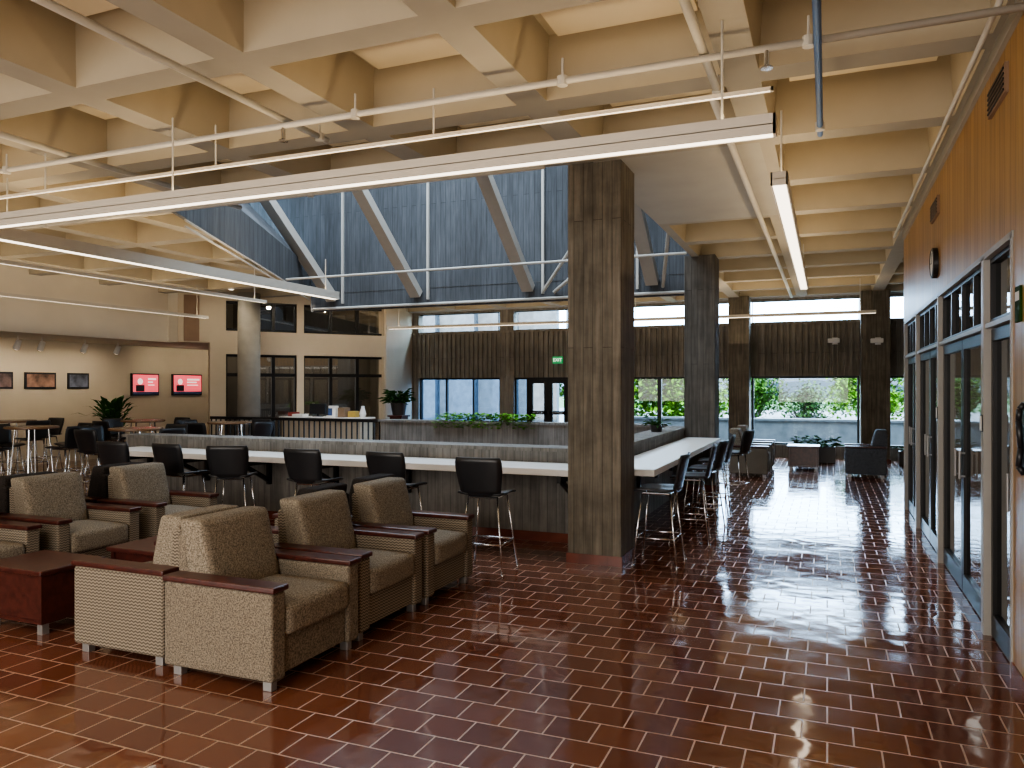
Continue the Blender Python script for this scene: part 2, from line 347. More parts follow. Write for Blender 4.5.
# ------------------------------------------------------------ far wall (Y=YF)
def xw(px): return ony(px,387,YF).x
XA=-11.27
CZ0,CZ1=3.27,3.80
fw=MB()
fw.box(XA,5,YF,YF+.25,0,.30)
fw.box(XA,5,YF,YF+.25,1.96,CZ0-.04)
x=XA
while x<5: fw.box(x,x+.07,YF-.05,YF,1.96,CZ0-.05); x+=.14
fw.box(XA,5,YF,YF+.25,CZ1,4.45)
fw.box(XA,5,YF-.07,YF+.25,CZ0-.06,CZ0)
for a,b in ((xw(411),xw(419)),(xw(500),xw(514)),(xw(570),xw(590)),(2.3,5)): fw.box(a,b,YF-.02,YF+.26,0,4.4)
struct('wall_back',fw,M['rib'])
def concrete_column(label,x0,x1,y0,y1,name='concrete_column',m='conc',z1=ZC+.02):
    t=thing(name,label,'column',((x0+x1)/2,(y0+y1)/2,0))
    w,d=(x1-x0)/2,(y1-y0)/2
    MB().box(-w,w,-d,d,0,z1).build('shaft',M[m],t,bevel=.012)
    b=MB(); q=.012
    for i in range(4):
        xx=-w-q+(2*w+2*q)*i/4; b.box(xx+.004,xx+(2*w+2*q)/4-.004,-d-q,d+q,0,.095)
    for i in range(4):
        yy=-d-q+(2*d+2*q)*i/4; b.box(-w-q,w+q,yy+.004,yy+(2*d+2*q)/4-.004,0,.094)
    b.build('tile_base',M['redtile'],t)
    return t
concrete_column('tall board-formed concrete column nearest the camera, at the counter corner',-2.33,-1.80,7.07,7.62)
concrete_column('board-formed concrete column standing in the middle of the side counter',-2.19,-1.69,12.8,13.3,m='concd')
concrete_column('far narrow concrete column against the windows, left of the aisle end',-2.2,-1.72,19.0,19.5)
concrete_column('far wide concrete column against the windows at the right end of the aisle',.70,1.30,18.9,19.5)
# windows in far wall
def window(n,x0,x1,y,z0,z1,nm,frame,glass,fw_=.05,nh=0):
    t=thing('window_%d'%n,None,None,((x0+x1)/2,y,z0)); t['kind']='structure'
    w=(x1-x0)/2; h=z1-z0; f=MB()
    f.box(-w,w,-.05,.05,0,fw_).box(-w,w,-.05,.05,h-fw_,h).box(-w,-w+fw_,-.05,.05,fw_,h-fw_).box(w-fw_,w,-.05,.05,fw_,h-fw_)
    for i in range(1,nm):
        xx=-w+2*w*i/nm; f.box(xx-fw_/2,xx+fw_/2,-.045,.045,fw_,h-fw_)
    f.build('window_frame',M[frame],t)
    MB().quad((-w+fw_,0,fw_),(w-fw_,0,fw_),(w-fw_,0,h-fw_),(-w+fw_,0,h-fw_)).build('pane',M[glass],t)
    return t
yw=YF+.12
window(1,xw(419),xw(500),yw,.30,1.96,3,'blackm','bglass')
window(2,xw(514),-7.62,yw,.30,1.96,1,'blackm','bglass')
window(3,xw(590),-4.0,yw,.30,1.96,1,'blackm','glass')
window(4,-4.0,-2.2,yw,.30,1.96,1,'blackm','glass')
window(5,-1.72,.70,yw,.30,1.96,1,'blackm','glass')
window(6,1.30,2.3,yw,.30,1.96,1,'blackm','glass')
window(7,-11.1,-8.5,yw,CZ0,CZ1,1,'blackm','glass',.02)
window(8,-8.04,-6.5,yw,CZ0,CZ1,1,'blackm','glass',.02)
window(9,-5.9,-2.2,yw,CZ0,CZ1,1,'blackm','glass',.02)
window(10,-1.72,.70,yw,CZ0,CZ1,1,'blackm','glass',.02)
window(11,1.30,2.3,yw,CZ0,CZ1,1,'blackm','glass',.02)
dr=thing('door_1',None,None,(-7.02,YF+.05,0)); dr['kind']='structure'
f=MB().box(-.6,.6,-.06,.06,1.9,1.96).box(-.6,-.54,-.06,.06,0,1.9).box(.54,.6,-.06,.06,0,1.9).box(-.03,.03,-.04,.04,0,1.9)
f.build('door_frame',M['blackm'],dr)
for s in (-1,1):
    a,b=(.03,.54) if s>0 else (-.54,-.03)
    l=MB().box(a,b,-.03,.03,0,.25).box(a,b,-.03,.03,1.8,1.9).box(a,a+.09,-.03,.03,.25,1.8).box(b-.09,b,-.03,.03,.25,1.8).box(a,b,-.03,.03,.95,1.05).build('door_leaf',M['blackm'],dr)
    MB().quad((a+.09,0,.25),(b-.09,0,.25),(b-.09,0,1.8),(a+.09,0,1.8)).build('pane',M['glass'],l)
    MB().cyl((a+.1,-.07,1.0),(b-.1,-.07,1.0),.015).build('push_bar',M['chrome'],l)
# exit sign
p=ony(559,360,YF)
t=thing('exit_sign','small green illuminated exit sign above the far double door','sign',(p.x,YF-.1,p.z-.10))
MB().box(-.14,.14,-.03,.03,0,.19).build('sign_body',M['exit'],t)
MB().box(-.02,.02,.03,.06,.06,.12).build('mount',M['grey'],t)
def text(s,size,mat_,parent,loc,rot):
    cu=bpy.data.curves.new('lettering','FONT'); cu.body=s; cu.size=size; cu.align_x='CENTER'; cu.align_y='CENTER'; cu.extrude=.001
    o=bpy.data.objects.new('tmp',cu); C.objects.link(o); dg=bpy.context.evaluated_depsgraph_get(); me=bpy.data.meshes.new_from_object(o.evaluated_get(dg))
    bpy.data.objects.remove(o); me.materials.clear(); me.materials.append(mat_)
    q=bpy.data.objects.new('lettering',me); C.objects.link(q); q.parent=parent; q.location=loc; q.rotation_euler=rot; return q
text('EXIT',.12,M['exitw'],t,(0,-.034,.095),(PI/2,0,0))
# ------------------------------------------------------------ exterior
tag(MB().box(-7.5,6,23,23.25,-.1,.74).box(-7.5,6,22.95,23.3,.74,.80).build('terrace_wall',M['wwall']),'low white block wall on the terrace outside the far windows','wall')
eb=MB().box(-24,-8.6,24,24.5,-.1,7); x=-24
while x<-8.6: eb.box(x,x+.8,23.75,24,-.1,7); x+=1.5
tag(eb.build('concrete_building',M['wbld']),'ribbed pale concrete building seen blue through the left far windows','building')
def tree(loc,r,h,n,label,m,ls=.28,lo=.35):
    t=thing('tree',label,'tree',loc,0,'trees outside')
    tr=MB().cyl((0,0,0),(0,0,h*.6),.12,.08)
    for i in range(8):
        a=i*.8; tr.cyl((0,0,h*(.25+.03*i)),(math.cos(a)*r*.7,math.sin(a)*r*.7,h*.85),.05,.015,n=6)
    tr.build('trunk',M['bark'],t); fo=MB(); cl=[]
    for i in range(24):
        a=random.uniform(0,2*PI); q=random.uniform(.1,.8)*r; cl.append(Vector((math.cos(a)*q,math.sin(a)*q,h*random.uniform(lo,.95))))
    for i in range(n):
        c=random.choice(cl); d=Vector((random.gauss(0,1),random.gauss(0,1),random.gauss(0,1))).normalized()
        fo.leaf(c+d*random.uniform(.2,1)*r*.36,(random.uniform(-1,1),random.uniform(-1,1),random.uniform(-.6,.8)),ls,ls*.6)
    fo.build('foliage',M[m],t,recalc=False)
tree((-4.9,26,-.2),2.3,3.4,8000,'bright green leafy tree behind the white wall, left window','leafb',.2,.2)
tree((-9.0,31,-.2),2.0,3.0,1800,'green leafy tree behind the white wall near the exit door','leaf')
tree((-3.1,36,-.6),1.8,3.0,4000,'dark bushy tree left in the aisle end window','leaf',.2)
tree((1.3,28.5,-.3),1.6,2.9,5200,'bright leafy tree centred in the aisle end window','leafb',.17,.4)
tree((-1.2,46,-1.8),2.2,3.5,2600,'dark green tree half hidden behind the bright tree','leafd',.24)
tree((5.2,38,-.8),2.2,3.4,2500,'tall green tree right in the aisle end window','leaf')
hb=MB(); 
for i in range(24):
    x0=-90+i*8; h0=1.6+1.0*math.sin(i*.7)+.5*math.sin(i*1.9); h1=1.6+1.0*math.sin((i+1)*.7)+.5*math.sin((i+1)*1.9)
    hb.add([(x0,150,-2),(x0+8,150,-2),(x0+8,150,h1),(x0,150,h0),(x0,170,-2),(x0+8,170,-2),(x0+8,170,h1),(x0,170,h0)],[(0,1,2,3),(4,7,6,5),(3,2,6,7),(0,3,7,4),(1,5,6,2)])
struct('ground_hills',hb,M['hill'])
struct('ground_lawn',MB().box(-120,120,60,150,-.6,-.3),M['leaf'])
# ------------------------------------------------------------ right wall
rw=MB()
rw.box(XW,XW+.15,-4,5.22,0,4.45).box(XW,XW+.15,5.22,11.95,2.61,4.45).box(XW,5,11.95,12.1,0,4.45)
struct('wall_right',rw,M['woodwall'])
struct('wall_far_right',MB().box(5,5.2,11.9,YF+.3,0,4.5),M['beige'])
struct('wall_rear',MB().box(-16.3,5,-4.2,-4,0,4.5),M['beige'])
struct('trim_1',MB().box(XW-.03,XW,-4,11.95,3.76,3.85),M['beam'])
po=MB()
for a,b in ((5.22,5.26),(6.08,6.17),(8.40,8.48),(10.38,10.46),(11.89,11.95)): po.box(XW-.01,XW+.14,a,b,0,2.6)
po.box(XW-.01,XW+.12,5.2,11.95,2.57,2.61)
po.box(XW+.0,XW+.12,5.26,11.9,2.10,2.13)
struct('trim_2',po,M['frame'])
struct('baseboard_right',MB().box(XW-.012,XW,-4,5.22,0,.1),M['redtile'])
wn=20
for bi,(a,b,nl) in enumerate([(5.26,6.08,1),(6.17,8.40,2),(8.48,10.38,2),(10.46,11.89,2)]):
    t=thing('window_%d'%(wn+bi),None,None,(XW+.06,(a+b)/2,2.13)); t['kind']='structure'
    w=(b-a)/2; f=MB().box(-.03,.03,-w,w,0,.03).box(-.03,.03,-w,w,.41,.44)
    nn=nl*2 if nl>1 else 1
    for i in range(nn+1):
        yy=-w+2*w*i/nn; f.box(-.03,.03,max(-w,yy-.02),min(w,yy+.02),.03,.41)
    f.build('window_frame',M['blackm'],t); MB().quad((0,-w,.02),(0,w,.02),(0,w,.42),(0,-w,.42)).build('pane',M['dglass'],t)
    d=thing('door_%d'%(bi+2),None,None,(XW+.06,(a+b)/2,0)); d['kind']='structure'
    for i in range(nl):
        y0=-w+2*w*i/nl+.01; y1=-w+2*w*(i+1)/nl-.01
        l=MB().box(-.025,.025,y0,y1,0.01,.16).box(-.025,.025,y0,y1,2.01,2.09).box(-.025,.025,y0,y0+.055,.16,2.01).box(-.025,.025,y1-.055,y1,.16,2.01).build('door_leaf',M['blackm'],d)
        MB().quad((0,y0+.055,.16),(0,y1-.055,.16),(0,y1-.055,2.01),(0,y0+.055,2.01)).build('pane',M['dglass'],l)
        hy=y1-.10 if i==0 and nl>1 else y0+.10
        hd=MB().cyl((-.06,hy,.95),(-.06,hy,1.18),.009).cyl((-.06,hy,.97),(-.02,hy,.97),.007).cyl((-.06,hy,1.16),(-.02,hy,1.16),.007)
        hd.build('door_handle',M['grey'],l)
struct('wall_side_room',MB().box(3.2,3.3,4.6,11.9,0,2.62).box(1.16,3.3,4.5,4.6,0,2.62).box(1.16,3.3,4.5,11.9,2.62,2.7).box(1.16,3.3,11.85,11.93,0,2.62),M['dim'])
# clock, grilles, signs, wall fixture
p=onx(937,263,XW)
t=thing('wall_clock','round black wall clock on the honey wood wall above the doors','clock',(XW-.03,p.y,p.z))
MB(Matrix.Rotation(-PI/2,4,'Y')).lathe([(.15,-.028),(.15,.015),(.132,.022),(.132,.012)],28).build('case',M['black'],t)
MB(Matrix.Rotation(-PI/2,4,'Y')).lathe([(.132,.011),(.132,.014)],28).build('dial',M['paper'],t)
MB().box(-.019,-.016,-.006,.006,0,.10).box(-.019,-.016,0,.07,-.006,.006).build('hand',M['black'],t)
for (a,b,c,d,w) in ((990,1011,66,108,'near the camera'),(931,942,196,222,'above the clock')):
    q0=onx(b,c,XW); q1=onx(a,d,XW); y0,y1=sorted((q0.y,q1.y)); zc=(q0.z+q1.z)/2; zc=min(zc,3.55)
    t=thing('vent_grille','dark louvred vent grille high on the wood wall, '+w,'vent',(XW-.012,(y0+y1)/2,zc),0,'wall grilles')
    hw=.26; MB().box(-.01,.012,-hw,hw,-.09,.09).build('frame',M['brown'],t)
    sl=MB()
    for i in range(5): sl.box(-.018,-.01,-hw+.02,hw-.02,-.072+i*.032,-.06+i*.032)
    sl.build('slats',M['blackm'],t)
p=onx(1018,305,XW)
t=thing('room_sign','small dark room sign on the wood wall beside the near door','sign',(XW-.008,5.05,p.z)); MB().box(-.006,.008,-.06,.06,-.1,.1).build('plate',M['leafd'],t); MB().box(-.008,-.006,-.045,.045,.02,.07).build('panel',M['paper'],t)
t=thing('wall_phone','black curved wall fixture mounted on the wood wall at the right edge','wall fixture',(XW,4.86,1.42))
MB().box(-.02,0,-.05,.05,-.2,.2).build('back_plate',M['black'],t,bevel=.008)
MB().path([(-.02,0,.19),(-.04,0,.16),(-.045,0,.1),(-.035,0,-.05),(-.045,0,-.15),(-.02,0,-.19)],.015,10).build('handset',M['black'],t,smooth=True)
for (y,z,w) in ((6.125,1.45,'post beside the near single door'),(8.44,1.45,'post between the double doors')):
    t=thing('door_placard','small white placard with dark border on the pale '+w,'placard',(XW-.01,y,z),0,'door placards')
    MB().box(-.008,0,-.035,.035,-.06,.06).build('plate',M['blackm'],t); MB().box(-.011,-.008,-.028,.028,-.05,.05).build('face',M['paper'],t)
# ------------------------------------------------------------ left: soffit, recess, angled storefront wall
XS=-14.06; XR=-16.0
struct('wall_left_soffit',MB().box(XR-.3,XS,-4,13.3,2.73,4.45).box(XR-.3,-13.75,13.3,18,2.73,4.45),M['cream'])
struct('wall_left',MB().box(XR-.3,XR,-4,18,0,2.73).box(XR,-12.6,17.7,17.9,0,2.73),M['beige'])
A=Vector((-13.73,13.27,0)); B=Vector((-10.69,17.2,0)); ud=(B-A).normalized(); Lw=(B-A).length; nd=Vector((ud.y,-ud.x,0))
MW=Matrix(((ud.x,nd.x,0,A.x),(ud.y,nd.y,0,A.y),(0,0,1,0),(0,0,0,1)))
def uu(px): return (onplane(px,387,A,nd)-A).dot(ud)
u1,u2,u3,u4=uu(226),uu(297),uu(304),uu(384); ul=uu(210)
dw=MB(MW); T=-.25
dw.box(0,u1,T,0,2.73,4.45).box(ul,u1,T,0,0,2.73).box(u2,u3,T,0,0,4.45).box(u4,Lw+.05,T,0,0,4.45)
for a,b in ((u1,u2),(u3,u4)): dw.box(a,b,T,0,2.48,3.03).box(a,b,T,0,3.74,4.45)
struct('wall_angled',dw,M['beige'])
MR=MB(); MR.beam((B.x-.1,B.y,2.2),(XA-.1,YF+.1,2.2),.25,4.5)
struct('wall_return',MR,M['beige'])
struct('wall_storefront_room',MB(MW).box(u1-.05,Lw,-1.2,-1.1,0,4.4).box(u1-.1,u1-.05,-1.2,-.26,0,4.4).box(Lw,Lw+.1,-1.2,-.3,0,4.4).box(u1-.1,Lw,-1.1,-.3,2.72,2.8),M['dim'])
k=12
ang=math.atan2(ud.y,ud.x)
for (a,b) in ((u1,u2),(u3,u4)):
    for (z0,z1,rows) in ((0,2.48,(.0,1.95)),(3.03,3.74,(0,))):
        c=MW@Vector(((a+b)/2,-.12,z0)); t=thing('window_%d'%k,None,None,c,ang); t['kind']='structure'; k+=1
        w=(b-a)/2; h=z1-z0; f=MB().box(-w,w,-.05,.05,h-.06,h).box(-w,w,-.05,.05,0,.06)
        for i in range(4):
            xx=-w+2*w*i/3; f.box(max(-w,xx-.04),min(w,xx+.04),-.05,.05,.06,h-.06)
        if h>2: f.box(-w,w,-.05,.05,1.95,2.03)
        f.build('window_frame',M['blackm'],t); MB().quad((-w,0,.05),(w,0,.05),(w,0,h-.05),(-w,0,h-.05)).build('pane',M['dglass'],t)
tag(MB(MW).box(.12,.45,.005,.03,2.76,3.82).build('brown_panel',M['brown']),'dark brown wall panel where the soffit meets the angled wall','panel')
# round column
t=thing('round_column','pale grey round concrete column left of the counter','column',(*onz(249,461,0).xy,0))
MB().lathe([(.25,0),(.25,ZC)],32).build('shaft',M['column'],t,smooth=True)
MB().lathe([(.27,0),(.27,.1)],32).build('tile_base',M['redtile'],t)
# paintings
for (a,b,w,c) in ((-4,12,'leftmost, cut by the photo edge',(.16,.10,.09)),(24,55,'wide sunset picture in the middle',(.22,.12,.08)),(67,88,'right one of three near the screens',(.10,.11,.15))):
    p0=onx(a,373,XR); p1=onx(b,389,XR); y0,y1=p0.y,p1.y
    t=thing('framed_picture','small framed picture on the left beige wall, '+w,'picture',(XR+.005,(y0+y1)/2,1.66),0,'pictures on the left wall')
    hw=(y1-y0)/2; MB().box(0,.03,-hw,hw,0,.36).build('frame',M['blackm'],t)
    MB().box(.03,.034,-hw+.04,hw-.04,.04,.32).build('picture',mat('picture_paint',c,.6,0,.8,5),t)
for (a,b,w) in ((130,157,'left one, beside the potted palm'),(171,200,'right one, next to the angled wall')):
    p0=onx(a,374,XR); p1=onx(b,395,XR)
    t=thing('wall_screen','flat wall screen showing a pink red slide, '+w,'screen',(XR+.01,(p0.y+p1.y)/2,1.48),0,'wall screens')
    hw=(p1.y-p0.y)/2; MB().box(0,.06,-hw,hw,0,.56).build('bezel',M['black'],t)
    MB().box(.06,.064,-hw+.03,hw-.03,.10,.53).build('display',M['screen'],t)
    MB().box(.06,.064,-hw+.03,hw-.03,.03,.098).build('lower_band',M['bluec'],t)
    c=-hw+.24
    MB(Matrix.Translation((.064,c,.36))@Matrix.Rotation(PI/2,4,'Y')).lathe([(.075,0),(.075,.002)],16).build('slide_portrait',M['scrw'],t)
    MB().box(.064,.067,c-.13,c+.13,.11,.27).build('slide_portrait_shoulders',M['black'],t)
    MB().box(.064,.067,-hw+.48,hw-.1,.40,.44).box(.064,.067,-hw+.48,hw-.2,.33,.36).box(.064,.067,-hw+.48,hw-.15,.26,.28).build('slide_text_lines',M['scrw'],t)
def spot(loc,target,e,size,col=(1,.88,.70)):
    l=bpy.data.lights.new('spot_lamp','SPOT'); l.energy=e; l.spot_size=math.radians(size); l.spot_blend=.8; l.color=col; l.shadow_soft_size=.05
    o=bpy.data.objects.new('spot_lamp',l); C.objects.link(o); o.location=loc; o.rotation_euler=(Vector(target)-Vector(loc)).to_track_quat('-Z','Y').to_euler()
for i,(px,w) in enumerate([(18,'leftmost'),(42,'second from left'),(85,'third from left'),(118,'rightmost')]):
    q=ray(px,350); sc=-15.0/q.x; P=Vector((-15.0,q.y*sc,0))
    t=thing('track_spotlight','small white spotlight under the left soffit, '+w,'spotlight',(P.x,P.y,2.73),0,'spotlights under the soffit')
    MB().cyl((0,0,0),(0,0,-.12),.012).build('stem',M['whitep'],t)
    MB().cyl((.03,0,-.1),(-.06,0,-.26),.05,.06,n=16).build('can',M['whitep'],t,smooth=False)
    MB().cyl((-.06,0,-.26),(-.063,0,-.265),.05,n=16).build('lens',M['lampdown'],t)
    spot((P.x-.09,P.y,2.44),(-16,P.y,1.5),16,140)
spot((-14.8,14.6,2.65),(-16,15,1.5),20,150); spot((-14.8,16.5,2.65),(-16,16.2,1.5),20,150)  # extra fill on the screen wall, added without fixtures
for i,(u,w) in enumerate([(.9,'left'),(2.4,'middle'),(3.9,'right')]):
    P=MW@Vector((u,1.5,ZC)); 
    t=thing('ceiling_downlight','small round downlight washing the angled beige wall, '+w+' one','downlight',(P.x,P.y,ZC-.03),0,'wall washing downlights')
    MB().lathe([(.07,0),(.07,.03)],20).build('ring',M['whitep'],t); MB().lathe([(.05,-.004),(.05,0)],20).build('lens',M['lampdown'],t)
    Q=MW@Vector((u,0,1.9)); spot((P.x,P.y,ZC-.05),Q,45,120)
spot((-10.7,14.3,3.75),(-10.7,15.0,.9),60,80)  # fill spot added to brighten the desk, no fixture here
# ------------------------------------------------------------ counters and parapets
struct('wall_atrium_front',MB().box(-9.2,-2.22,7.95,8.28,0,.99).box(-9.25,-2.2,7.92,8.31,.99,1.03),M['conc2'])
struct('wall_atrium_side',MB().box(-2.52,-2.2,8.31,13.2,0,.99).box(-2.55,-2.17,8.31,13.2,.99,1.03),M['conc2'])
struct('wall_atrium_back',MB().box(-8.1,-2.55,12.9,13.2,0,1.02).box(-8.15,-2.55,12.87,13.23,1.02,1.06),M['conc2'])
struct('baseboard_atrium',MB().box(-9.2,-2.33,7.935,7.95,0,.1),M['redtile'])
t=thing('long_bar_counter','long white bar counter running left from the near concrete column','counter',(-5.6,7.6,0))
MB().box(-3.3,3.27,-.3,.34,.80,.87).build('countertop',M['white'],t,bevel=.006)
for i in range(7):
    x=-3.1+i*1.03
    MB().box(x-.02,x+.02,-.24,.34,.72,.80).box(x-.02,x+.02,.28,.34,.45,.72).beam((x,-.15,.73),(x,.31,.5),.04,.05).build('bracket',M['blackm'],t)
t=thing('side_bar_counter','short white bar counter running away from the near column along the aisle','counter',(-1.88,10.4,0))
MB().box(-.28,.28,-2.77,2.38,.80,.87).build('countertop',M['white'],t,bevel=.006)
for i in range(5):
    y=-2.05+i*1.05
    MB().box(-.31,.18,y-.02,y+.02,.72,.80).box(-.31,-.26,y-.02,y+.02,.45,.72).build('bracket',M['blackm'],t)
# railing
t=thing('black_railing','black metal railing with thin balusters at the far side of the stair opening','railing',(-10.3,13.0,0))
MB().box(-2.2,2.15,-.03,.03,1.0,1.06).build('handrail',M['blackm'],t)
MB().box(-2.2,2.15,-.015,.015,.1,.13).build('bottom_rail',M['blackm'],t)
for i in range(34): MB().box(-2.18+i*.13-.012,-2.18+i*.13+.012,-.012,.012,.0 if i%8==0 else .13,1.0).build('baluster',M['blackm'],t)
# ------------------------------------------------------------ bar stools
def stool_proto():
    t=thing('bar_stool','',"stool")
    sh=MB().grid(lambda u,v:((u-.5)*.44*(1-.06*v),-.2+v*.40,.71+.025*(2*u-1)**2-.03*max(0,v-.75)**2*8+.03*max(0,.2-v)),8,8)
    sh.build('seat',M['black'],t,smooth=True,solid=.018)
    def bk(u,v):
        w=.38+.07*min(1,v*1.6); 
        if v>.9: w-=.03*((v-.9)/.1)**2
        return ((u-.5)*w,-.205-.08*v+.035*(2*u-1)**2,.72+v*.345)
    MB().grid(bk,8,8).build('backrest',M['black'],t,smooth=True,solid=.016)
    for sx in (-1,1):
        for sy in (-1,1): MB().path([(sx*.14,sy*.13,.70),(sx*.22,sy*.21,0)],.009,8).cyl((sx*.22,sy*.21,0),(sx*.22,sy*.21,.015),.015).build('leg',M['chrome'],t,smooth=True)
    z=.27; a=.19; MB().path([(-a,-a+.01,z),(a,-a+.01,z),(a,a-.01,z),(-a,a-.01,z),(-a,-a+.01,z)],.008,8).build('footrest',M['chrome'],t,smooth=True)
    MB().path([(-.14,-.13,.69),(.14,-.13,.69),(.14,.13,.69),(-.14,.13,.69),(-.14,-.13,.69)],.01,8).build('seat_frame',M['chrome'],t)
    return t
sp=stool_proto(); first=[True]
def stool(x,y,rz,label,group):
    if first[0]:
        first[0]=False; sp.location=(x,y,0); sp.rotation_euler=(0,0,rz); sp['label']=label; sp['group']=group; return sp
    return dup(sp,(x,y,0),rz,label,group)
ordn=['first','second','third','fourth','fifth','sixth','seventh']
for i,(px,r,yy) in enumerate([(488,.05,6.50),(399,-.06,6.68),(316,.03,6.68),(234,.45,6.7),(184,-.05,6.7),(128,.1,6.7)]):
    P=ony(px,387,yy)
    stool(P.x,yy,r,'black bar stool at the long white counter, %s to the left of the near column'%ordn[i],'stools along the long counter')
for i,(px,X,r) in enumerate([(659,-1.50,PI/2),(690,-1.40,PI/2+.1),(703,-1.38,PI/2-.1),(713,-1.40,PI/2+.05),(733,-1.30,PI/2-.25)]):
    P=onx(px,387,X)
    stool(X,P.y,r,'black bar stool on the aisle side of the side counter, %s from the near column'%ordn[i],'stools along the side counter')
# high tables on the left with stools
def table_proto():
    t=thing('high_table','','table')
    MB().lathe([(.38,1.01),(.40,1.02),(.40,1.045),(.39,1.05)],32).build('tabletop',M['tabletop'],t)
    for i in range(4):
        a=PI/4+i*PI/2; MB().cyl((math.cos(a)*.24,math.sin(a)*.24,1.01),(math.cos(a)*.33,math.sin(a)*.33,0),.014).build('leg',M['chrome'],t)
    pts=[(math.cos(PI/4+i*PI/2)*.31,math.sin(PI/4+i*PI/2)*.31,.25) for i in range(5)]
    MB().path(pts,.009).build('stretcher',M['chrome'],t)
    return t
tp=table_proto(); ft=True
tbs=[(-12.2,8.7,'at the left photo edge'),(-10.2,9.0,'just left of the long counter end'),(-12.5,11.2,'in the middle of the left seating area'),(-10.4,11.3,'in front of the black railing'),(-12.6,6.3,'near the left soffit, half out of view'),(-14.7,10.1,'below the row of pictures')]
tn=['leftmost table','table beside the counter end','middle left table','table before the railing','table cut by the left edge','table below the pictures']
for i,(x,y,w) in enumerate(tbs):
    lb='round brown high table with chrome legs '+w
    if ft: tp.location=(x,y,0); tp['label']=lb; tp['group']='high tables'; ft=False
    else: dup(tp,(x,y,0),.3*i,lb,'high tables')
    dirs=[('near',-1.57),('right',0),('far',1.57),('left',3.14)]
    for j,(dn,a) in enumerate(dirs):
        a+=.15*math.sin(i*3+j*2); x2,y2=x+math.cos(a)*.68,y+math.sin(a)*.68
        stool(x2,y2,a+PI/2,'black bar stool on the %s side of the high %s'%(dn,tn[i]),'stools around the high tables')
# ------------------------------------------------------------ armchairs
def cushion(x0,x1,y0,y1,z0,z1,puff=.02,axis='z',r=.03):
    m=MB(); n=10
    bm=bmesh.new(); bmesh.ops.create_cube(bm,size=2); bmesh.ops.subdivide_edges(bm,edges=bm.edges[:],cuts=n,use_grid_fill=True)
    cx,cy,cz=(x0+x1)/2,(y0+y1)/2,(z0+z1)/2; hx,hy,hz=(x1-x0)/2,(y1-y0)/2,(z1-z0)/2
    vs=[]
    def rm(a,h):
        s=1 if a>=0 else -1; q=abs(a)
        if q>.999: return s*h
        return s*(1-(1-q)**1.8)*h*.99
    for v in bm.verts:
        a,b,c=v.co
        P=Vector((rm(a,hx),rm(b,hy),rm(c,hz)))
        Q=Vector((max(-hx+r,min(hx-r,P.x)),max(-hy+r,min(hy-r,P.y)),max(-hz+r,min(hz-r,P.z))))
        d=P-Q
        if d.length>1e-6: P=Q+d.normalized()*r
        if axis=='z' and c>.5: P.z+=puff*(1-a*a)*(1-b*b)
        if axis=='x' and a>.5: P.x+=puff*(1-c*c)*(1-b*b)
        if axis=='z' and a>.5: P.x+=puff*.4*(1-b*b)
        vs.append((P.x+cx,P.y+cy,P.z+cz))
    bm.verts.index_update(); m.add(vs,[[v.index for v in f.verts] for f in bm.faces]); bm.free(); return m
def shear(mb,kz,z0): 
    for v in mb.v:
        if v.z>z0: v.x-= (v.z-z0)*kz
    return mb
def armchair(label,x0,y0,face,shell,seat,back,W=.77,D=.77,group='lounge armchairs',seatm=None,rz=None):
    """x0,y0: lower corner of the footprint; face +1 = toward +X, -1 = toward -X"""
    t=thing('armchair',label,'armchair',(x0+D/2,y0+W/2,0),(0 if face>0 else PI) if rz is None else rz,group)
    w,d=W/2,D/2
    for s in (-1,1):
        a,b=(s*(w-.12),s*w) if s>0 else (s*w,s*(w-.12))
        ar=MB().box(-d,d-.005,a,b,.062,.555).build('arm',M[shell],t,bevel=.018,seg=3)
        MB().box(-d-.006,d+.010,a-.008,b+.008,.557,.592).build('arm_cap',M['mahog'],ar,bevel=.01)
    MB().box(-d+.08,d-.03,-w+.122,w-.122,.075,.29).build('seat_base',M[shell],t,bevel=.01)
    cushion(-d+.18,d+.005,-w+.123,w-.123,.29,.457,.025,r=.03).build('seat_cushion',M[seat],t,smooth=True)
    shear(MB().box(-d+.0,-d+.09,-w+.122,w-.122,.075,.82),.06,.4).build('backrest',M[back],t,bevel=.02)
    bc=cushion(-d+.09,-d+.27,-w+.123,w-.123,.44,.90,.018,'x',r=.028); shear(bc,.24,.44)
    bc.build('back_cushion',M[seat],t,smooth=True)
    for sx in (-1,1):
        for sy in (-1,1):
            x=sx*(d-.07); y=sy*(w-.06); MB().box(x-.03,x+.03,y-.025,y+.025,0,.062).build('leg',M['grey'],t,bevel=.004)
    return t
armchair('tan speckled armchair with mahogany arm caps nearest the camera, facing the aisle',-3.62,3.39,1,'spk','spk2','spk',W=.85,D=.80)
armchair('tan armchair with wave weave arms, middle of the near row facing the aisle',-3.62,4.30,1,'wave','spk2','wave',W=.84)
armchair('tan armchair closest to the bar stools, far end of the near row',-3.62,5.22,1,'wave','spk2','wave',W=.82)
armchair('wave weave armchair backing onto the nearest armchair, facing left',-4.47,3.46,-1,'wave','spk2','wave')
armchair('dark backed armchair behind the middle near row armchair, facing left',-4.47,4.80,-1,'wave','dark','dark',W=.70)
armchair('dark backed armchair behind the far end armchair, facing left',-4.47,5.55,-1,'wave','dark','dark',W=.70)
armchair('tan armchair at the left edge behind the mahogany table, facing right',-6.65,3.5,1,'wave','spk2','wave')
armchair('tan armchair of the left row with full back in view, facing right',-6.65,4.42,1,'wave','spk2','wave',W=.82)
armchair('tan armchair at the far end of the left row, facing right',-6.65,5.42,1,'wave','spk2','wave',W=.80)
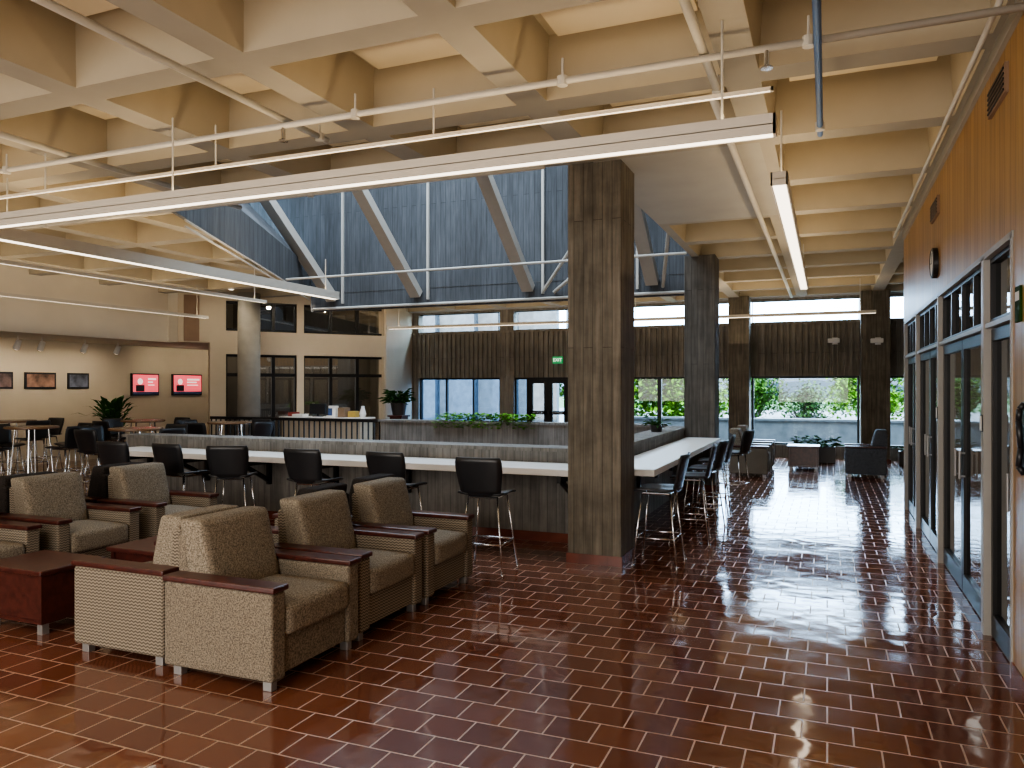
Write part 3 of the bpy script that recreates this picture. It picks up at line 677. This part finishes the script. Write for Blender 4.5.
armchair('dark armchair at the left photo edge backing onto the left row',-7.5,4.42,-1,'dark','dark','dark')
armchair('dark armchair backing onto the far end of the left row',-7.5,5.42,-1,'dark','dark','dark')
g='armchairs at the aisle end'
armchair('blue grey armchair with mahogany arms right of the aisle end, facing left',.32,15.7,-1,'navy','navy','navy',group=g,W=.72,D=.70)
armchair('tan armchair left of the aisle end, nearer one, facing right',-1.72,15.0,1,'wave','spk2','navy',group=g,W=.72,D=.70)
armchair('tan armchair left of the aisle end, farther one, facing right',-1.72,16.3,1,'wave','spk2','navy',group=g,W=.72,D=.70)
def side_table(label,x0,x1,y0,y1,h=.47):
    t=thing('side_table',label,'table',((x0+x1)/2,(y0+y1)/2,0),0,'mahogany side tables'); w,d=(x1-x0)/2,(y1-y0)/2
    MB().box(-w-.015,w+.015,-d-.015,d+.015,h-.035,h).build('tabletop',M['mahog'],t,bevel=.008)
    for s in (-1,1):
        a,b=sorted((s*(w-.01),s*(w-.04))); MB().box(a,b,-d+.01,d-.01,.08,h-.036).build('side_panel',M['mahog'],t)
        a,b=sorted((s*(d-.02),s*(d-.05))); MB().box(-w+.042,w-.042,a,b,.102,h-.036).build('front_panel',M['mahog'],t)
    MB().box(-w+.042,w-.042,-d+.02,d-.02,.075,.10).build('bottom_shelf',M['mahog'],t)
    for sx in (-1,1):
        for sy in (-1,1): MB().box(sx*(w-.06)-.025,sx*(w-.06)+.025,sy*(d-.06)-.025,sy*(d-.06)+.025,0,.08).build('leg',M['grey'],t)
side_table('square mahogany side table at the lower left edge of the photo',-5.55,-4.93,3.58,4.06,.45)
side_table('mahogany side table behind the wave weave armchair',-5.12,-4.55,4.27,4.76,.47)
side_table('small mahogany side table far down the aisle before the windows',-.75,-.15,16.6,17.2,.5)
# ------------------------------------------------------------ planters and plants
def potted(label,loc,pr,ph,n,L,W,sp=1.0,m='leafp',name='potted_plant',box=None,stem=True):
    t=thing(name,label,'plant',loc)
    if box: MB().box(-box[0],box[0],-box[1],box[1],0,ph).build('planter',M['pot'],t,bevel=.01); MB().box(-box[0]+.03,box[0]-.03,-box[1]+.03,box[1]-.03,ph,ph+.01).build('soil',M['soil'],t)
    else: MB().lathe([(pr*.75,0),(pr,ph),(pr*.9,ph),(pr*.88,ph-.03)],20).build('pot',M['pot'],t,smooth=False); 
    f=MB()
    for i in range(n):
        if box: c=Vector((random.uniform(-.9,.9)*box[0],random.uniform(-.8,.8)*box[1],ph))
        else: c=Vector((random.gauss(0,pr*.3),random.gauss(0,pr*.3),ph-.01))
        a=random.uniform(0,2*PI); up=random.uniform(.3,1.6)*sp
        d=Vector((math.cos(a),math.sin(a),up)).normalized(); hgt=random.uniform(.0,L*.9)
        b=c+d*hgt; f.leaf(b,Vector((math.cos(a),math.sin(a),up*.6)),L*random.uniform(.5,.9),W,droop=.9)
        if i%4==0: f.cyl(c,b,.004,n=4)
    f.build('foliage',M[m],t,recalc=False)
potted('low dark planter box with leafy plants before the aisle end window',(-.25,18.6,0),0,.36,160,.28,.08,box=(.42,.17),name='planter_box',m='leafi')
potted('second dark planter with leafy plant right of the far wide column',(1.62,18.7,0),0,.30,60,.16,.06,box=(.17,.17),name='planter_box',m='leafi')
potted('tall potted palm standing left of the wall screens',(-15.15,12.75,0),.25,.7,190,.66,.09,3.0,'leafi')
potted('bushy potted plant on a stand beside the angled wall corner',(-9.6,16.1,1.02),.2,.3,160,.36,.10,1.2,'leafi')
tag(MB().box(-.2,.2,-.2,.2,.98,1.02).box(-.16,.16,-.16,.16,.04,.98).box(-.2,.2,-.2,.2,0,.04).build('plant_stand',M['mahog']),'dark square stand carrying the bushy plant','stand').location=(-9.6,16.1,0)
f=MB()
for i in range(720):
    x=random.uniform(-6.9,-4.9); a=random.uniform(0,2*PI); y=random.uniform(12.9,13.2); z=1.06+random.uniform(0,.12)
    if random.random()<.25: y=12.85; z=random.uniform(.92,1.06)
    f.leaf((x,y,z),(math.cos(a),math.sin(a)*.5,.3),.12,.06)
tag(f.build('trailing_plants',M['leafp'],recalc=False),'bright green trailing plants along the top of the far parapet','plants',kind='stuff')
potted('small leafy plant on the side parapet right of the near column',(-2.36,11.4,1.03),.10,.10,60,.17,.045,1,'leafi')
# ------------------------------------------------------------ reception desk and things on it
DZ=1.0
t=thing('reception_desk','low wooden reception desk in front of the angled storefront wall','desk',(-10.9,15.0,0),ang*0)
MB().box(-1.1,1.1,-.25,.25,.05,DZ-.04).build('body',M['oak'],t,bevel=.005); MB().box(-1.15,1.15,-.3,.3,DZ-.04,DZ).build('top',M['white'],t); MB().box(-1.08,1.08,-.22,.22,0,.05).build('plinth',M['blackm'],t)
def item(label,cat,name,mb,m,x,y=15.0): tag(mb.build(name,M[m],bevel=.003),label,cat).location=(x,y,DZ)
item('yellow box on the right of the reception desk','box','yellow_box',MB().box(-.1,.1,-.09,.09,0,.14),'yellow',-10.15)
item('low dark red box on the left of the reception desk','box','red_box',MB().box(-.1,.1,-.09,.09,0,.10),'redc',-11.85)
item('stack of white paper on the reception desk','paper','paper_stack',MB().box(-.15,.15,-.11,.11,0,.06),'paper',-11.55,14.85)
item('small white vase on the right end of the reception desk','vase','vase',MB().lathe([(.05,0),(.08,.08),(.05,.18),(.035,.24),(.045,.26)],16),'white',-9.9)
item('brown cardboard box standing on the reception desk','box','cardboard_box',MB().box(-.09,.09,-.12,.12,0,.22),'card',-10.42)
t=thing('monitor','black computer monitor on the reception desk','monitor',(-11.15,15,DZ)); MB().box(-.22,.22,-.02,.02,.06,.30).build('display',M['black'],t); MB().box(-.1,.1,-.08,.08,0,.015).box(-.02,.02,-.01,.01,.015,.1).build('stand',M['black'],t)
t=thing('brochure_rack','white brochure rack with blue leaflets on the reception desk','rack',(-10.72,14.95,DZ)); MB().box(-.13,.13,-.05,.08,0,.03).box(-.13,.13,.05,.08,.03,.26).build('rack',M['white'],t); MB().box(-.11,-.01,0,.04,.03,.2).build('leaflet',M['bluec'],t); MB().box(.01,.11,0,.04,.03,.2).build('leaflet',M['paper'],t)
# ------------------------------------------------------------ light fixtures
def fixture(label,a,b,z,w=.13,h=.12,up=True,group='linear light fixtures',down='lampdown',nh=None):
    a=Vector(a);b=Vector(b); L=(b-a).length; an=math.atan2(b.y-a.y,b.x-a.x); c=(a+b)/2
    t=thing('linear_light',label,'light fixture',(c.x,c.y,z),an,group)
    l=L/2; q=.012 if w>.08 else .004
    MB().box(-l,l,-w/2,-w/2+q,0,h).box(-l,l,w/2-q,w/2,0,h).box(-l,-l+.015,-w/2,w/2,0,h).box(l-.015,l,-w/2,w/2,0,h).box(-l,l,-w/2,w/2,h*.45,h*.5).build('housing',M['fix'],t)
    MB().box(-l+.02,l-.02,-w/2+q+.002,w/2-q-.002,.003,h*.15).build('diffuser',M[down],t)
    if up: MB().box(-l+.02,l-.02,-w/2+q+.002,w/2-q-.002,h*.9,h*.98).build('uplight',M['lampup'],t)
    n=nh or max(2,int(L/2.4))
    for i in range(n):
        x=-l+.3+(L-.6)*i/(n-1); MB().cyl((x,0,h*.5),(x,0,ZC-z+.0),.008,n=6).build('hanger',M['pipe'],t)
    return t
ZL=3.2
fixture('long pale linear light crossing the whole view, nearest the camera',(-9.4,4.62,0),(-.27,4.62,0),3.14,.10,.115)
fixture('thin bright light strip just above the nearest long light',(-11,4.88,0),(-.30,4.88,0),3.49,.035,.025,False,down='lampthin',nh=6)
fixture('linear light hanging over the aisle right of the near column',(-.33,6.0,0),(-.33,12.6,0),ZL,.12,.10)
fixture('wide linear light running away at the left, nearer of the two',(-7.8,5.0,0),(-7.8,11.0,0),ZL,.15,.13)
fixture('thin linear light running away at the left, farther of the two',(-9.3,5.6,0),(-9.3,11.0,0),ZL,.06,.05,True,down='lampthin')
fixture('linear light crossing before the far windows, left half',(-10.2,16.6,0),(-4.6,16.6,0),ZL-.05,h=.06)
fixture('linear light crossing before the far windows, right half',(-4.2,16.6,0),(.9,16.6,0),ZL-.05,h=.06)
fixture('linear light over the far left seating area',(-12.6,7.0,0),(-12.6,13.0,0),ZL,.07,.06,down='lampthin')
fixture('added linear light behind the camera, near the lounge',(-9,1.0,0),(.2,1.0,0),ZL)  # unseen, added for general light on the armchairs
fixture('added linear light behind the camera, rear of the room',(-9,-2.0,0),(.2,-2.0,0),ZL)  # second unseen fixture added for general light
# ------------------------------------------------------------ pipes
def pipe(label,pts,r,m='pipe',name='ceiling_pipe',clamps=()):
    t=thing(name,label,'pipe',pts[0],0,'ceiling pipes'); o=Vector(pts[0])
    MB().path([Vector(p)-o for p in pts],r,10).build('tube',M[m],t,smooth=True)
    for c in clamps:
        c=Vector(c)-o; MB().cyl(c,(c.x,c.y,ZC-o.z),.008,n=6).cyl(c-Vector((0,0,.03)),c+Vector((0,0,.03)),.035,n=10).build('hanger',M['pipe'],t)
pipe('pale conduit running across the ceiling to the right wood wall',[(-11,4.75,3.70),(1.0,4.75,3.70)],.022,clamps=[(-7,4.75,3.7),(-3.2,4.75,3.7),(-1.6,4.75,3.7),(-.1,4.75,3.7)])
pipe('pale pipe coming in from the upper left of the view',[(-3.85,.5,3.75),(-3.85,5.3,3.75)],.026,clamps=[(-3.85,5.2,3.75)])
pipe('pale pipe coming in from the top centre of the view',[(-.70,.5,3.75),(-.70,5.5,3.75)],.03,clamps=[(-.7,5.4,3.75)])
pipe('narrow blue painted pipe hanging over the aisle at the top',[(-.05,.5,3.66),(-.05,6.4,3.66)],.022,'blue',clamps=[(-.05,6.2,3.66)])
pipe('pale pipe running away above the aisle beside the hanging light',[(-.75,5.6,3.75),(-.75,18.5,3.75)],.03)
pipe('pale pipe running away under the left skylight edge',[(-6.2,1,3.75),(-6.2,6.9,3.75)],.026)
pipe('pale conduit crossing the ceiling farther back at the left',[(-13.5,6.6,3.72),(-2.4,6.6,3.72)],.02,clamps=[(-9,6.6,3.72),(-5,6.6,3.72)])
pipe('pale conduit along the aisle, close to the wood wall',[(.86,2,3.78),(.86,11.8,3.78)],.018)
for (x,y,w) in ((-3.85,4.75,'upper left pipe junction'),(-.33,4.75,'junction over the aisle light'),(-7.8,4.75,'far left junction')):
    t=thing('sprinkler_head','small ceiling sprinkler head at the '+w,'sprinkler',(x,y,3.60),0,'sprinkler heads')
    MB().cyl((0,0,0),(0,0,.09),.015).build('body',M['chrome'],t); MB().cyl((0,0,-.02),(0,0,-.012),.035,n=14).build('deflector',M['chrome'],t)
for (px,w) in ((835,'on the ribbed band beside the far wide column'),(878,'on the far wide column')):
    yy=YF-.08 if px<860 else 18.88
    p=ony(px,341,yy)
    t=thing('security_camera','white wall camera '+w,'camera',(p.x,yy,p.z),0,'security cameras')
    MB().box(-.06,.06,-.0,.03,-.08,.08).cyl((0,0,0),(0,-.12,0),.02).build('mount',M['white'],t); MB().box(-.16,.1,-.22,-.12,-.05,.05).build('housing',M['white'],t,bevel=.015)
# ------------------------------------------------------------ lights
def area(name,loc,rot,sx,sy,e,col):
    l=bpy.data.lights.new(name,'AREA'); l.shape='RECTANGLE'; l.size=sx; l.size_y=sy; l.energy=e; l.color=col
    o=bpy.data.objects.new(name,l); C.objects.link(o); o.location=loc; o.rotation_euler=rot; return o
area('skylight_daylight',(-7,10.8,8.5),(0,0,0),9,7,1250,(.68,.83,1))
area('rear_fill',(-4.5,-3.8,2.1),(PI/2,0,0),11,2.4,480,(1,.97,.93))  # unseen fill panel added behind the camera, lights forward-facing sides
area('rear_overhead_fill',(-4.5,-.6,3.7),(0,0,0),8,3,210,(1,.95,.88))  # unseen overhead fill added behind the camera
area('side_room_fill',(2.2,8.3,2.55),(0,0,0),1.2,6,60,(1,.95,.85))  # fill added inside the room so the door glass reads lighter
for z in (2.6,4.3):
    q=MW@Vector((2.6,-.68,z)); area('storefront_fill',q,(0,0,ang),4,.4,14,(1,.9,.75))  # fill added behind the storefront glass to lighten it
warm=(1,.81,.57)
area('ceiling_fill',(-5,1.8,2.75),(PI,0,0),10,7,52,warm)  # unseen up-facing fill panels, added for soft even light on the ceiling
area('ceiling_fill',(-.5,10,2.75),(PI,0,0),2.4,11,32,warm)
area('ceiling_fill',(-11.3,8.2,2.75),(PI,0,0),5,9,60,warm)
area('ceiling_fill',(-5,17,2.75),(PI,0,0),11,4,75,warm)
s=bpy.data.lights.new('sun','SUN'); s.energy=14; s.angle=.01; s.color=(1,.94,.80); so=bpy.data.objects.new('sun',s); C.objects.link(so); so.rotation_euler=(math.radians(42),0,math.radians(-12))
w=bpy.data.worlds.new('World'); bpy.context.scene.world=w; w.use_nodes=True; nt=w.node_tree; bg=nt.nodes['Background']
# sky: soft blue at the horizon, boosted higher up to feed floor reflections
tc=nt.nodes.new('ShaderNodeTexCoord'); sx=nt.nodes.new('ShaderNodeSeparateXYZ'); nt.links.new(tc.outputs['Generated'],sx.inputs[0])
m1=nt.nodes.new('ShaderNodeMapRange'); m1.inputs['From Min'].default_value=.02; m1.inputs['From Max'].default_value=.09; m1.inputs['To Min'].default_value=1.15; m1.inputs['To Max'].default_value=20.0
nt.links.new(sx.outputs['Z'],m1.inputs['Value']); nt.links.new(m1.outputs['Result'],bg.inputs['Strength'])
rp=nt.nodes.new('ShaderNodeValToRGB'); rp.color_ramp.elements[0].position=.02; rp.color_ramp.elements[0].color=(.45,.70,1,1); rp.color_ramp.elements[1].position=.1; rp.color_ramp.elements[1].color=(.48,.72,1,1)
nt.links.new(sx.outputs['Z'],rp.inputs['Fac']); nt.links.new(rp.outputs['Color'],bg.inputs['Color'])
try:
    bpy.context.scene.view_settings.look='AgX - Medium High Contrast'
    bpy.context.scene.view_settings.exposure=.22
except Exception: pass
# ------------------------------------------------------------ camera
cam=bpy.data.cameras.new('camera'); co=bpy.data.objects.new('camera',cam); C.objects.link(co)
cam.sensor_width=36; cam.lens=36*F_/1024; cam.clip_end=500
co.location=(0,0,H); co.rotation_euler=(PI/2,0,TH); cam.shift_y=(HY-384)/1024
bpy.context.scene.camera=co
